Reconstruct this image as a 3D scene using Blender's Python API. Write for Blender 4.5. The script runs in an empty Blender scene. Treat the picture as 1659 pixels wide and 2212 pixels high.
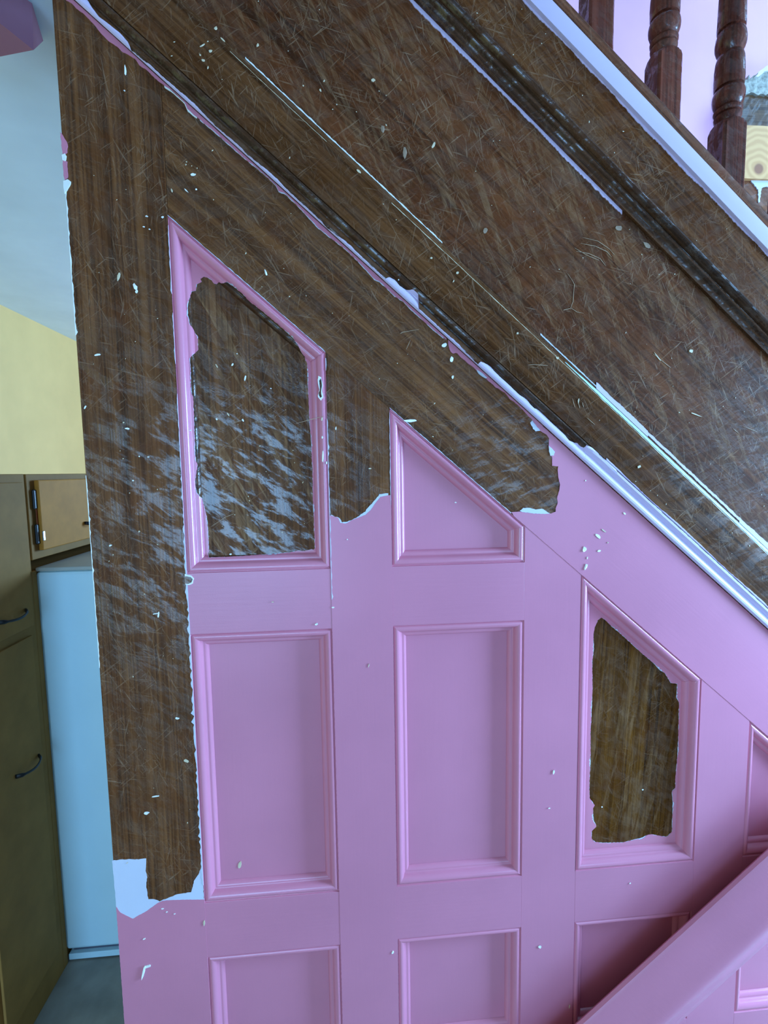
import bpy, bmesh, math, random
from mathutils import Vector, Matrix

random.seed(7)
scn = bpy.context.scene
COL = scn.collection
R = math.radians

# ------------------------------------------------------------------ camera
cam_d = bpy.data.cameras.new('camera')
cam = bpy.data.objects.new('camera', cam_d)
COL.objects.link(cam)
cam_d.sensor_fit = 'VERTICAL'
cam_d.sensor_height = 36.0
cam_d.lens = 1022.435 / 2212 * 36.0
cam_d.clip_start = 0.02
_r = Vector((0.9965299, -0.0816509, -0.0161653))
_u = Vector((0.0231650, 0.0855218, 0.9960670))
_f = Vector((0.0799473, 0.9929850, -0.0871164))
cam.matrix_world = Matrix(((_r.x, _u.x, -_f.x, 0.0), (_r.y, _u.y, -_f.y, -0.95), (_r.z, _u.z, -_f.z, 1.40), (0, 0, 0, 1)))
scn.camera = cam

# ------------------------------------------------------------------ world, daylight, exposure
world = bpy.data.worlds.new('world')
scn.world = world
world.use_nodes = True
bg = world.node_tree.nodes['Background']
bg.inputs['Color'].default_value = (0.45, 0.68, 1.0, 1)
bg.inputs['Strength'].default_value = 0.12

def area(name, loc, target, sx, sy, watt, col):
    d = bpy.data.lights.new(name, 'AREA')
    d.shape = 'RECTANGLE'; d.size = sx; d.size_y = sy; d.energy = watt; d.color = col
    o = bpy.data.objects.new(name, d); COL.objects.link(o)
    o.location = loc
    o.rotation_euler = (Vector(target) - Vector(loc)).to_track_quat('-Z', 'Y').to_euler()
    return o
# daylight at the openings; the upper and kitchen lights are added fill
SKY = (0.275, 0.575, 1.0)
area('daylight_garden_door', (-1.05, -3.50, 1.02), (-1.05, 0, 1.02), 1.50, 1.85, 80, SKY)
area('daylight_back_window', (1.65, -3.50, 1.30), (1.65, 0, 1.30), 0.90, 1.10, 24, SKY)
area('daylight_side_window', (2.52, -0.62, 1.28), (0.0, -0.20, 0.9), 0.60, 1.50, 185, SKY)
area('daylight_landing_window', (2.52, 0.25, 3.40), (0.6, 0.6, 2.4), 0.9, 1.0, 40, SKY)
area('fill_upper_wall', (0.9, -3.50, 3.50), (0.9, 1.0, 2.9), 1.4, 1.1, 125, SKY)  # added fill, evens out the light on the pink stair wall
area('fill_kitchen', (1.0, 3.50, 1.55), (-0.9, 0, 1.9), 1.1, 1.1, 230, SKY)  # added fill for the kitchen; the wall behind it has no opening

vs = scn.view_settings
vs.view_transform = 'Standard'
vs.look = 'None'
vs.gamma = 1.0
vs.exposure = 0.0
vs.use_curve_mapping = False

# ------------------------------------------------------------------ measurements (metres; panelling face is the plane y = 0)
TH = 0.7144007
SN, CS = math.sin(TH), math.cos(TH)
FLOOR = -0.12
CEIL = 2.41
STILE_PRIMER_TOP = [(-0.4953, 0.6112), (-0.4797, 0.6116), (-0.4624, 0.6113), (-0.4431, 0.6094), (-0.428, 0.6098), (-0.4309, 0.5829), (-0.4284, 0.5675), (-0.4319, 0.5486),
    (-0.4289, 0.5188), (-0.4178, 0.5181), (-0.4069, 0.5121), (-0.3907, 0.5176), (-0.3719, 0.5242), (-0.3565, 0.5259), (-0.3425, 0.5264), (-0.338, 0.5388), (-0.3351,
    0.5513), (-0.3269, 0.5621), (-0.3173, 0.5822)]
STILE_PINK_TOP = [(-0.494, 0.509), (-0.4864, 0.495), (-0.47, 0.4837), (-0.462, 0.4783), (-0.4485, 0.4856), (-0.4355, 0.4918), (-0.4235, 0.4999), (-0.4109, 0.5086),
    (-0.4003, 0.5133), (-0.3863, 0.5131), (-0.3516, 0.5108), (-0.3174, 0.5075)]
MUNTIN_TOP = [(-0.0301, 1.3137), (-0.0224, 1.3097), (-0.0132, 1.307), (-0.0088, 1.2981), (0.0024, 1.2987), (0.0197, 1.3062), (0.0389, 1.3185), (0.0406, 1.3231), (0.055,
    1.337), (0.0677, 1.3524), (0.0852, 1.3543)]
MUNTIN_PINK = [(-0.0302, 1.3132), (-0.0224, 1.3094), (-0.0151, 1.3065), (-0.0118, 1.2968), (-0.0009, 1.2951), (0.0145, 1.3031), (0.0388, 1.3119), (0.05, 1.3213), (0.058,
    1.333), (0.0695, 1.3477), (0.0852, 1.3511)]
RAIL_EDGE = [(0.3826, 1.4982), (0.3896, 1.4879), (0.399, 1.4765), (0.4133, 1.468), (0.4187, 1.4601), (0.4181, 1.4406), (0.4217, 1.4251), (0.4257, 1.4235), (0.426,
    1.4045), (0.4388, 1.4028), (0.4378, 1.3957), (0.4395, 1.38), (0.4437, 1.3644), (0.4417, 1.3523), (0.4375, 1.3367), (0.4395, 1.3279), (0.4351, 1.3158), (0.4349,
    1.3088), (0.4254, 1.3056), (0.3848, 1.3077), (0.3631, 1.311), (0.3404, 1.3105)]
RAIL_PR = [[(0.3581, 1.3123), (0.3653, 1.3182), (0.3795, 1.3179), (0.392, 1.3151), (0.4082, 1.3155), (0.4135, 1.311), (0.4225, 1.3057), (0.4173, 1.3049), (0.3848,
    1.3066), (0.3636, 1.31)], [(0.418, 1.4457), (0.4245, 1.4405), (0.431, 1.4327), (0.4291, 1.4247), (0.4217, 1.4251), (0.4187, 1.434)], [(0.3785, 1.4926), (0.3826,
    1.497), (0.3905, 1.4869), (0.3994, 1.4765), (0.3901, 1.4752), (0.3848, 1.4799)], [(0.267, 1.5987), (0.2784, 1.5915), (0.2888, 1.5824), (0.285, 1.581), (0.2746,
    1.5869), (0.268, 1.5942)]]
P1_OPEN = [(-0.265, 1.7775), (-0.2557, 1.7758), (-0.2483, 1.7713), (-0.2439, 1.7648), (-0.2374, 1.7632), (-0.2335, 1.7663), (-0.2261, 1.7634), (-0.2166, 1.7644),
    (-0.2093, 1.7598), (-0.1945, 1.7478), (-0.1854, 1.7395), (-0.1707, 1.7255), (-0.152, 1.7106), (-0.1314, 1.6937), (-0.1051, 1.67), (-0.0938, 1.6595), (-0.0854,
    1.6461), (-0.0807, 1.6364), (-0.0741, 1.6278), (-0.0733, 1.621), (-0.0706, 1.6152), (-0.0696, 1.5467), (-0.0689, 1.5068), (-0.0673, 1.4569), (-0.0659, 1.4067),
    (-0.0666, 1.3458), (-0.066, 1.2944), (-0.0654, 1.2427), (-0.0768, 1.2399), (-0.089, 1.2382), (-0.1012, 1.2396), (-0.1114, 1.2369), (-0.1337, 1.2354), (-0.168,
    1.2334), (-0.2001, 1.2323), (-0.244, 1.2316), (-0.2786, 1.2316), (-0.2778, 1.2694), (-0.2786, 1.3141), (-0.2818, 1.3282), (-0.2866, 1.3504), (-0.2946, 1.3646),
    (-0.2956, 1.3846), (-0.2916, 1.4063), (-0.2901, 1.4182), (-0.2926, 1.4261), (-0.2924, 1.4693), (-0.2915, 1.5278), (-0.2915, 1.5471), (-0.2938, 1.556), (-0.2935,
    1.6014), (-0.2939, 1.6224), (-0.2851, 1.6356), (-0.2793, 1.6395), (-0.2796, 1.6509), (-0.2795, 1.666), (-0.2834, 1.6707), (-0.291, 1.6867), (-0.2934, 1.7036),
    (-0.292, 1.7241), (-0.2889, 1.7372), (-0.286, 1.7503), (-0.2785, 1.7513), (-0.2759, 1.7652), (-0.2673, 1.7664), (-0.2662, 1.7729)]
P3_OPEN = [(0.5506, 1.072), (0.5604, 1.0669), (0.578, 1.0492), (0.6017, 1.0292), (0.6256, 1.0072), (0.6495, 0.9851), (0.6738, 0.9647), (0.6902, 0.9464), (0.7044, 0.9371),
    (0.7191, 0.9138), (0.735, 0.9108), (0.7334, 0.8798), (0.7409, 0.8657), (0.7425, 0.7771), (0.7419, 0.7395), (0.7392, 0.6829), (0.74, 0.6625), (0.7321, 0.6552),
    (0.7352, 0.6242), (0.7361, 0.5542), (0.7232, 0.5438), (0.7066, 0.5473), (0.6882, 0.5522), (0.6761, 0.5521), (0.6621, 0.5459), (0.644, 0.5434), (0.6159, 0.5385),
    (0.5718, 0.5412), (0.5518, 0.5449), (0.542, 0.5539), (0.5421, 0.5734), (0.5528, 0.5837), (0.5454, 0.6004), (0.5438, 0.6288), (0.5476, 0.6345), (0.5353, 0.6536),
    (0.5337, 0.6839), (0.5354, 0.7374), (0.5337, 0.8123), (0.5344, 0.829), (0.5361, 0.9162), (0.5338, 0.9735), (0.537, 1.0019), (0.5353, 1.0342), (0.5377, 1.051),
    (0.5442, 1.064)]
FIL_LO = [(-0.47, 1.3799), (-0.4592, 1.3824), (-0.4534, 1.3802), (-0.4432, 1.3822), (-0.4273, 1.381), (-0.4168, 1.3779), (-0.4034, 1.3768), (-0.3869, 1.3789), (-0.3787,
    1.3783), (-0.3661, 1.3834), (-0.3563, 1.3843), (-0.3512, 1.38), (-0.3426, 1.3838), (-0.3316, 1.3824), (-0.3148, 1.3834), (-0.305, 1.3847), (-0.2947, 1.3883),
    (-0.2753, 1.3862), (-0.2718, 1.3803), (-0.2179, 1.3836), (-0.1743, 1.3842), (-0.1634, 1.3849), (-0.1411, 1.3875), (-0.1174, 1.3871), (-0.1125, 1.3808), (-0.0992,
    1.3866), (-0.071, 1.3846), (-0.0426, 1.3802), (-0.0135, 1.3827), (0.0128, 1.3853), (0.0363, 1.3836), (0.0658, 1.3793), (0.0748, 1.3833), (0.0924, 1.382), (0.1037,
    1.3818), (0.12, 1.3849), (0.133, 1.3839), (0.156, 1.3836), (0.1726, 1.3836), (0.1925, 1.3841), (0.2059, 1.3857), (0.209, 1.3847), (0.2108, 1.3771), (0.2151, 1.374),
    (0.2191, 1.3742), (0.2261, 1.3812), (0.2362, 1.3805), (0.2498, 1.3808), (0.2616, 1.3812), (0.2737, 1.3804), (0.2977, 1.3825), (0.3064, 1.3819), (0.3252, 1.3867),
    (0.3335, 1.3838), (0.3416, 1.3846), (0.3543, 1.3851), (0.3826, 1.3828)]
BEAD_HI = [(-0.4648, 1.3907), (-0.4313, 1.4029), (-0.425, 1.3981), (-0.4128, 1.3933), (-0.3775, 1.3972), (-0.3641, 1.3941), (-0.3629, 1.3887), (-0.3593, 1.3863)]
BEAD_HI2 = [(0.0833, 1.3892), (0.0857, 1.3913), (0.0938, 1.3983), (0.1052, 1.4024), (0.1131, 1.3994), (0.1228, 1.4017), (0.1391, 1.4114), (0.1489, 1.4114), (0.1483,
    1.4045), (0.149, 1.399), (0.1503, 1.3952)]
BEAD_HI3 = [(0.266, 1.3879), (0.2727, 1.3963), (0.2942, 1.4039), (0.3002, 1.401), (0.3157, 1.4), (0.3347, 1.4001), (0.3521, 1.3991), (0.3695, 1.404), (0.3749, 1.4),
    (0.3836, 1.3995), (0.3942, 1.4044), (0.4082, 1.404), (0.4226, 1.402), (0.4368, 1.4022), (0.4494, 1.4015), (0.4568, 1.3986), (0.4675, 1.4023), (0.4764, 1.4074),
    (0.4836, 1.4069), (0.49, 1.4087), (0.4925, 1.4146), (0.5053, 1.4183), (0.5186, 1.4198), (0.5328, 1.4204), (0.5595, 1.4188)]
CHIP_EDGE = [[(-0.4955, 2.0137), (-0.4925, 2.0123), (-0.4883, 2.0038), (-0.4842, 1.9946), (-0.486, 1.9804), (-0.4902, 1.9779), (-0.4941, 1.9778)], [(-0.494, 1.9683),
    (-0.4871, 1.9646), (-0.4874, 1.9377), (-0.4934, 1.9328), (-0.4952, 1.9406)]]
CHIP_WHITE = [[(-0.4951, 1.9754), (-0.4902, 1.9779), (-0.4872, 1.9741), (-0.4903, 1.9645), (-0.4941, 1.9667)], [(-0.4959, 1.9311), (-0.4877, 1.9345), (-0.4831, 1.9307),
    (-0.4853, 1.9227), (-0.4906, 1.9154), (-0.4951, 1.9089), (-0.496, 1.9184)]]
FLAKES = [(-0.3762, 2.1213, 0.0032, 0.0186, 88), (-0.3798, 2.0886, 0.0024, 0.0031, 0), (-0.4095, 1.7663, 0.0058, 0.0182, 70), (-0.3816, 1.7484, 0.0075, 0.0117, 100),
    (-0.3796, 1.7401, 0.005, 0.0075, 60), (-0.4567, 1.6244, 0.0141, 0.0042, 8), (-0.4856, 1.528, 0.0033, 0.0078, 60), (-0.4177, 1.499, 0.0034, 0.0044, 0), (-0.4116,
    1.4876, 0.0085, 0.0044, -10), (-0.3926, 1.4347, 0.0026, 0.0027, 0), (-0.3755, 1.4335, 0.0026, 0.0044, 0), (-0.4065, 1.3888, 0.0034, 0.0036, 0), (-0.4012, 1.2898,
    0.0035, 0.0036, 0), (-0.4563, 1.2641, 0.006, 0.0045, 20), (-0.3748, 1.1228, 0.0035, 0.015, 80), (-0.379, 1.1258, 0.0141, 0.0028, 5), (-0.3496, 0.9078, 0.0091, 0.0049,
    -20), (-0.3361, 0.8162, 0.0119, 0.007, -35), (-0.4207, 0.7102, 0.0119, 0.008, 5), (-0.4004, 0.7449, 0.0165, 0.003, 5), (-0.4466, 0.3583, 0.0047, 0.032, 75), (-0.4395,
    0.3682, 0.0169, 0.0064, 15), (-0.3184, 0.4547, 0.0048, 0.0127, 85), (-0.4013, 0.4956, 0.0028, 0.0063, 0), (-0.3933, 0.4875, 0.0028, 0.0042, 0), (-0.3776, 0.4817,
    0.0028, 0.0042, 0), (-0.4424, 0.4313, 0.0075, 0.0032, 20), (-0.245, 0.5606, 0.0086, 0.0157, 75), (-0.3255, 1.8731, 0.0042, 0.0057, 0), (-0.3536, 1.874, 0.0033,
    0.0049, 0), (-0.3596, 1.8552, 0.0025, 0.0049, 0), (-0.3499, 1.8513, 0.0025, 0.0033, 0), (-0.3063, 1.9208, 0.0033, 0.0073, 100), (-0.2622, 1.9237, 0.0033, 0.0041, 0),
    (-0.2667, 1.9495, 0.01, 0.0049, 10), (-0.2806, 1.9215, 0.0117, 0.0016, -45), (-0.1411, 1.7773, 0.0043, 0.0127, -70), (-0.0982, 1.7345, 0.0026, 0.0026, 0), (0.2015,
    1.6453, 0.0112, 0.0071, 25), (0.2163, 1.6176, 0.0075, 0.0144, 70), (0.2181, 1.5833, 0.0047, 0.0072, 80), (0.1323, 1.4982, 0.0354, 0.0064, 6), (0.05, 1.4047, 0.0028,
    0.0065, 0), (-0.0655, 1.0906, 0.0047, 0.0068, 30), (-0.0308, 1.124, 0.0038, 0.0058, 0), (0.0015, 1.263, 0.0028, 0.0028, 0), (0.2287, 1.3312, 0.0029, 0.0057, 0),
    (0.0395, 0.9985, 0.0019, 0.0079, 80), (0.0801, 0.3449, 0.0051, 0.0089, 60), (0.4393, 0.7374, 0.0042, 0.0107, 80), (0.4301, 0.6542, 0.0053, 0.0033, 0), (0.4133,
    0.3231, 0.0098, 0.0069, -30), (0.4856, 0.1654, 0.0033, 0.0106, 90), (0.6229, 0.4583, 0.0033, 0.0045, 0), (0.6905, 0.1724, 0.0057, 0.0084, 60), (0.8194, 0.2886,
    0.0058, 0.0071, 40), (-0.238, 2.1668, 0.0098, 0.0023, 30), (-0.2428, 2.151, 0.0033, 0.0031, 0), (-0.2375, 2.142, 0.0049, 0.0063, 0), (-0.2245, 2.1582, 0.0066, 0.0039,
    20), (-0.2299, 2.1306, 0.0025, 0.0055, 70), (-0.2137, 2.1967, 0.0057, 0.007, 50), (-0.2014, 2.178, 0.0115, 0.0031, -40), (-0.0224, 2.1262, 0.0026, 0.0048, 60),
    (-0.1418, 2.1819, 0.0042, 0.007, 60), (-0.061, 2.1164, 0.0034, 0.0032, 0), (-0.0297, 2.1098, 0.0034, 0.0064, -60), (0.0697, 2.1321, 0.0087, 0.0072, 0), (0.0866,
    2.0459, 0.0079, 0.0164, 85), (0.1283, 2.0062, 0.008, 0.0232, 85), (0.1837, 2.0207, 0.0054, 0.0133, 60), (0.0385, 1.9626, 0.0123, 0.0041, -40), (0.1758, 1.8085,
    0.0055, 0.0043, 0), (0.2271, 1.7816, 0.0074, 0.0052, 0), (0.2852, 1.8662, 0.0092, 0.0104, 60), (0.2196, 1.7658, 0.0018, 0.0053, 60), (0.4314, 1.62, 0.0078, 0.0055,
    0), (0.3482, 1.6677, 0.0048, 0.0045, 0), (0.5593, 1.8779, 0.0164, 0.0124, 0), (0.6207, 1.8464, 0.0216, 0.0107, -35), (0.6105, 1.3997, 0.0092, 0.0058, 20), (0.7236,
    1.6376, 0.0081, 0.0084, 30), (0.7405, 1.507, 0.0309, 0.0029, -20), (0.6513, 1.6252, 0.0261, 0.0028, -50), (0.4769, 1.5349, 0.003, 0.0131, 85), (0.4982, 1.2284,
    0.0091, 0.0128, 70), (0.5281, 1.2552, 0.0163, 0.0059, -40), (0.54, 1.2667, 0.0143, 0.003, -40), (0.5849, 1.3019, 0.0082, 0.0039, -40), (0.5021, 1.1907, 0.0061,
    0.0159, 70), (0.5048, 1.2095, 0.0031, 0.0059, 90), (0.5309, 1.2235, 0.0082, 0.005, 20), (0.5499, 1.2408, 0.0031, 0.003, 0), (0.4982, 1.3727, 0.003, 0.0029, 0),
    (-0.2952, 1.483, 0.0035, 0.0044, 0), (-0.2154, 1.6122, 0.0035, 0.0078, 60), (-0.1921, 1.5861, 0.0035, 0.0122, 75), (-0.2458, 1.6095, 0.0026, 0.0087, -60), (-0.2058,
    1.633, 0.0026, 0.0026, 0), (-0.1428, 1.5659, 0.0026, 0.0035, 0), (-0.2506, 1.5065, 0.0035, 0.0044, -50), (-0.1999, 1.5043, 0.0035, 0.0071, -60), (-0.2283, 1.516,
    0.0087, 0.0026, -60), (-0.2353, 1.2363, 0.0054, 0.0037, 0), (0.6612, 0.6638, 0.0044, 0.0033, 0), (0.5647, 0.6295, 0.0043, 0.0033, 0), (-0.0362, 1.417, 0.0027, 0.0073,
    88), (-0.0429, 1.5032, 0.0036, 0.0081, 85), (-0.043, 1.4671, 0.0036, 0.0054, 85), (-0.0431, 1.4308, 0.0027, 0.0273, 86), (0.682, 1.7909, 0.003, 0.0027, 0), (0.1108,
    1.7642, 0.0027, 0.0026, 0), (-0.1511, 1.1402, 0.0018, 0.0048, 0), (-0.0162, 1.484, 0.0027, 0.009, 88)]
SCR = [[(0.4719, 1.8318), (0.4979, 1.8279), (0.5222, 1.8186), (0.5342, 1.8046)], [(0.4812, 1.847), (0.512, 1.8423), (0.5364, 1.8322), (0.5463, 1.8217)], [(0.4847,
    1.8585), (0.5166, 1.8522), (0.5411, 1.8376), (0.552, 1.8263)], [(0.4689, 1.8379), (0.4931, 1.8251), (0.5204, 1.815)], [(0.4545, 1.7889), (0.4663, 1.7731), (0.4693,
    1.7678), (0.4671, 1.7337), (0.4625, 1.7219), (0.4762, 1.7139), (0.4898, 1.7114)], [(0.4625, 1.721), (0.4472, 1.7172)], [(0.3708, 1.6061), (0.3814, 1.6071), (0.4113,
    1.6053)], [(0.464, 1.5396), (0.4693, 1.5228)], [(0.4749, 1.5359), (0.4802, 1.5199)], [(0.4848, 1.5321), (0.488, 1.5227)], [(0.4954, 1.5011), (0.5126, 1.4868)],
    [(0.6411, 1.6317), (0.6804, 1.6038)], [(0.1509, 1.6753), (0.1187, 1.6697), (0.1141, 1.6671)], [(0.1341, 1.6548), (0.1256, 1.637)], [(-0.1824, 1.4997), (-0.1513,
    1.5022), (-0.1318, 1.502)], [(0.8477, 1.4821), (0.88, 1.4701)], [(0.8249, 1.4774), (0.838, 1.4676)], [(-0.0936, 1.4946), (-0.0392, 1.5085)], [(-0.2221, 1.4983),
    (-0.1999, 1.5043)], [(-0.2711, 1.2937), (-0.2436, 1.3113), (-0.2255, 1.3182)], [(-0.1804, 1.3024), (-0.1727, 1.2939), (-0.1591, 1.2944)]]
RUB = {'plaster': [(1.5678, 2.8815), (1.6018, 2.9), (1.6087, 2.9173), (1.6176, 2.8974), (1.6285, 2.9114), (1.6625, 2.9334), (1.6849, 2.9514), (1.7081, 2.9576), (1.7779, 2.9728), (1.7856, 2.8502), (1.6007, 2.849), (1.5694, 2.851)],
       'white': [(1.625, 2.9045), (1.6472, 2.9276), (1.6812, 2.9478), (1.7043, 2.9557), (1.7782, 2.9694), (1.7807, 2.9287), (1.7178, 2.9258), (1.692, 2.9314), (1.6725, 2.9288), (1.6556, 2.9161), (1.6369, 2.9016)],
       'timber': [(1.5694, 2.851), (1.7856, 2.8502), (1.7929, 2.7331), (1.5755, 2.7315)],
       'pine': [(1.5951, 2.7323), (1.7929, 2.7331), (1.8054, 2.5336), (1.6056, 2.5345)],
       'skirt': [(1.6056, 2.5345), (1.8054, 2.5336), (1.8194, 2.3086), (1.6168, 2.3221)]}

# ------------------------------------------------------------------ materials
def new_mat(name):
    m = bpy.data.materials.new(name)
    m.use_nodes = True
    nt = m.node_tree
    nt.nodes.clear()
    out = nt.nodes.new('ShaderNodeOutputMaterial')
    b = nt.nodes.new('ShaderNodeBsdfPrincipled')
    nt.links.new(b.outputs[0], out.inputs[0])
    return m, nt, b

class N:
    def __init__(s, nt): s.nt = nt
    def add(s, t, **kw):
        n = s.nt.nodes.new(t)
        for k, v in kw.items(): setattr(n, k, v)
        return n
    def l(s, a, b): s.nt.links.new(a, b)
    def coords(s, ry=0.0, scale=(1, 1, 1), loc=(0, 0, 0), coord='Object'):
        tc = s.add('ShaderNodeTexCoord')
        r = s.add('ShaderNodeMapping'); r.inputs['Rotation'].default_value = (0, ry, 0); r.inputs['Location'].default_value = loc
        s.l(tc.outputs[coord], r.inputs['Vector'])
        m = s.add('ShaderNodeMapping'); m.inputs['Scale'].default_value = scale
        s.l(r.outputs[0], m.inputs['Vector'])
        return m.outputs[0]
    def noise(s, vec, scale, detail=4, rough=.55, dist=0.0):
        n = s.add('ShaderNodeTexNoise')
        n.inputs['Scale'].default_value = scale; n.inputs['Detail'].default_value = detail
        n.inputs['Roughness'].default_value = rough; n.inputs['Distortion'].default_value = dist
        s.l(vec, n.inputs['Vector'])
        return n.outputs['Fac']
    def ramp(s, fac, stops, interp='LINEAR'):
        n = s.add('ShaderNodeValToRGB'); cr = n.color_ramp; cr.interpolation = interp
        while len(cr.elements) < len(stops): cr.elements.new(.5)
        for e, (p, c) in zip(cr.elements, stops):
            e.position = p; e.color = c if len(c) == 4 else (*c, 1)
        s.l(fac, n.inputs['Fac'])
        return n.outputs['Color']
    def mix(s, fac, a, b, mode='MIX'):
        n = s.add('ShaderNodeMix', data_type='RGBA', blend_type=mode)
        for sock, v in ((n.inputs[0], fac), (n.inputs[6], a), (n.inputs[7], b)):
            if hasattr(v, 'is_output'): s.l(v, sock)
            else: sock.default_value = v if not isinstance(v, tuple) or len(v) == 4 else (*v, 1)
        return n.outputs[2]
    def math(s, op, a, b=0.0):
        n = s.add('ShaderNodeMath', operation=op)
        for sock, v in ((n.inputs[0], a), (n.inputs[1], b)):
            if hasattr(v, 'is_output'): s.l(v, sock)
            else: sock.default_value = v
        return n.outputs[0]
    def bump(s, h, strength, dist, bsdf, normal=None):
        n = s.add('ShaderNodeBump'); n.inputs['Strength'].default_value = strength; n.inputs['Distance'].default_value = dist
        s.l(h, n.inputs['Height'])
        if normal is not None: s.l(normal, n.inputs['Normal'])
        s.l(n.outputs[0], bsdf.inputs['Normal'])
        return n.outputs[0]

def g(v): return (v, v, v)

def wood(name, grain, dark, light, ray_angle=None, ray=0.35, scr=0.5, gloss=0.5, seed=0.0, grime=0.35, fine=1.0, spec=.15):
    """old varnished oak: grain runs at `grain` radians from vertical, pale medullary streaks at `ray_angle`"""
    m, nt, b = new_mat(name); n = N(nt)
    v = n.coords(grain, (230 * fine, 230 * fine, 3.2), (seed, seed * .7, seed * 1.3))
    gr = n.noise(v, 1.0, 4, .6, .25)
    v2 = n.coords(grain, (42, 42, 1.1), (seed + 3, 0, seed))
    gr2 = n.noise(v2, 1.0, 3, .5, .5)
    mixf = n.math('ADD', n.math('MULTIPLY', gr, .55), n.math('MULTIPLY', gr2, .45))
    c = n.ramp(mixf, [(.37, tuple(x * .45 for x in dark)), (.46, dark), (.60, light)])
    # broad stain blotches, towards red-brown and towards black-brown
    bl = n.noise(n.coords(0, (7, 7, 7), (seed * 2, 0, 1)), 1.0, 5, .6, .3)
    c = n.mix(n.ramp(bl, [(.35, g(0)), (.7, g(grime))]), c, tuple(x * .45 for x in dark))
    bl2 = n.noise(n.coords(0, (13, 13, 13), (seed, 3, seed)), 1.0, 4, .6, .6)
    c = n.mix(n.ramp(bl2, [(.50, g(0)), (.72, g(.45))]), c, (dark[0] * 1.25, dark[1] * .95, dark[2] * .7))
    # dull grey-brown film of handling and dust
    bl3 = n.noise(n.coords(.6, (28, 28, 16), (seed, 7, 1)), 1.0, 5, .7, .8)
    c = n.mix(n.ramp(bl3, [(.48, g(0)), (.75, g(.35))]), c, (.165, .095, .060))
    # pale streaks
    if ray_angle is not None:
        vr = n.coords(ray_angle, (52, 52, 3.4), (seed + 9, 0, 2))
        rr = n.noise(vr, 1.0, 2.5, .55, .7)
        brk = n.noise(n.coords(0, (16, 16, 16), (seed, 4, 0)), 1.0, 3, .6)
        rm = n.math('MULTIPLY', n.ramp(rr, [(.505, g(0)), (.555, g(1)), (.63, g(.4))]), n.ramp(brk, [(.35, g(.1)), (.65, g(1))]))
        rm = n.math('MULTIPLY', rm, n.ramp(gr, [(.35, g(.3)), (.6, g(1))]))
        c = n.mix(n.math('MULTIPLY', rm, ray), c, (0.290, 0.150, 0.068))
    # fine pale scratches from the scraper, several directions
    tot = None
    for ang, s0, th in ((.5, 1.0, .66), (-.95, 4.0, .675), (1.35, 8.0, .68), (-.25, 12.0, .68), (2.3, 16.0, .69), (.15, 21.0, .68)):
        vv = n.coords(ang, (330, 330, 17), (s0 + seed, 0, s0))
        sc = n.ramp(n.noise(vv, 1.0, 1.5, .5, .9), [(th - .02, g(0)), (th + .05, g(1))])
        tot = sc if tot is None else n.math('MAXIMUM', tot, sc)
    pt = n.ramp(n.noise(n.coords(0, (6.5, 6.5, 6.5), (seed, 2, 6)), 1.0, 4, .65), [(.38, g(.2)), (.62, g(1))])
    tot = n.math('MULTIPLY', tot, pt)
    c = n.mix(n.math('MULTIPLY', tot, scr), c, (0.38, 0.225, 0.130))
    n.l(c, b.inputs['Base Color'])
    # patchy remains of shiny varnish, dull where it is worn through
    pm = n.noise(n.coords(grain + 1.0, (46, 46, 15), (seed + 1.7, 1, seed)), 1.0, 6, .70, .35)
    rgh = n.ramp(pm, [(.43, g(.34 - .18 * gloss)), (.52, g(.50)), (.7, g(.62))])
    n.l(n.math('ADD', rgh, n.math('MULTIPLY', tot, .15)), b.inputs['Roughness'])
    n.l(n.ramp(pm, [(.43, g(.22 + .48 * gloss)), (.52, g(spec))]), b.inputs['Specular IOR Level'])
    wav = n.noise(n.coords(grain + .9, (60, 60, 20), (seed, 5, 2)), 1.0, 5, .66, .5)
    h = n.math('ADD', n.math('MULTIPLY', wav, 1.0), n.math('MULTIPLY', gr, .6))
    n.bump(h, .36, .0014, b)
    return m

def paint(name, col, rough=.36, bump=.25, brush=0.0, dirt=0.0, var=.06):
    m, nt, b = new_mat(name); n = N(nt)
    v = n.coords(0, (1, 1, 1))
    big = n.noise(v, 3.0, 3)
    c = n.mix(n.ramp(big, [(.3, g(0)), (.7, g(1))]), tuple(x * (1 - var) for x in col), tuple(min(1, x * (1 + var)) for x in col))
    n.l(c, b.inputs['Base Color'])
    b.inputs['Roughness'].default_value = rough
    st = n.noise(v, 520, 2)
    br = n.noise(n.coords(brush, (160, 160, 9), (1, 2, 3)), 1.0, 3)
    n.bump(n.math('ADD', n.math('MULTIPLY', st, .5), br), bump, .0006, b)
    return m

def plain(name, col, rough=.5, spec=.5, metal=0.0, mott=.08, scale=6):
    m, nt, b = new_mat(name); n = N(nt)
    f = n.noise(n.coords(), scale, 4)
    n.l(n.mix(n.ramp(f, [(.3, g(0)), (.7, g(1))]), tuple(x * (1 - mott) for x in col), tuple(min(1, x * (1 + mott)) for x in col)), b.inputs['Base Color'])
    b.inputs['Roughness'].default_value = rough
    b.inputs['Specular IOR Level'].default_value = spec
    b.inputs['Metallic'].default_value = metal
    return m

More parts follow.
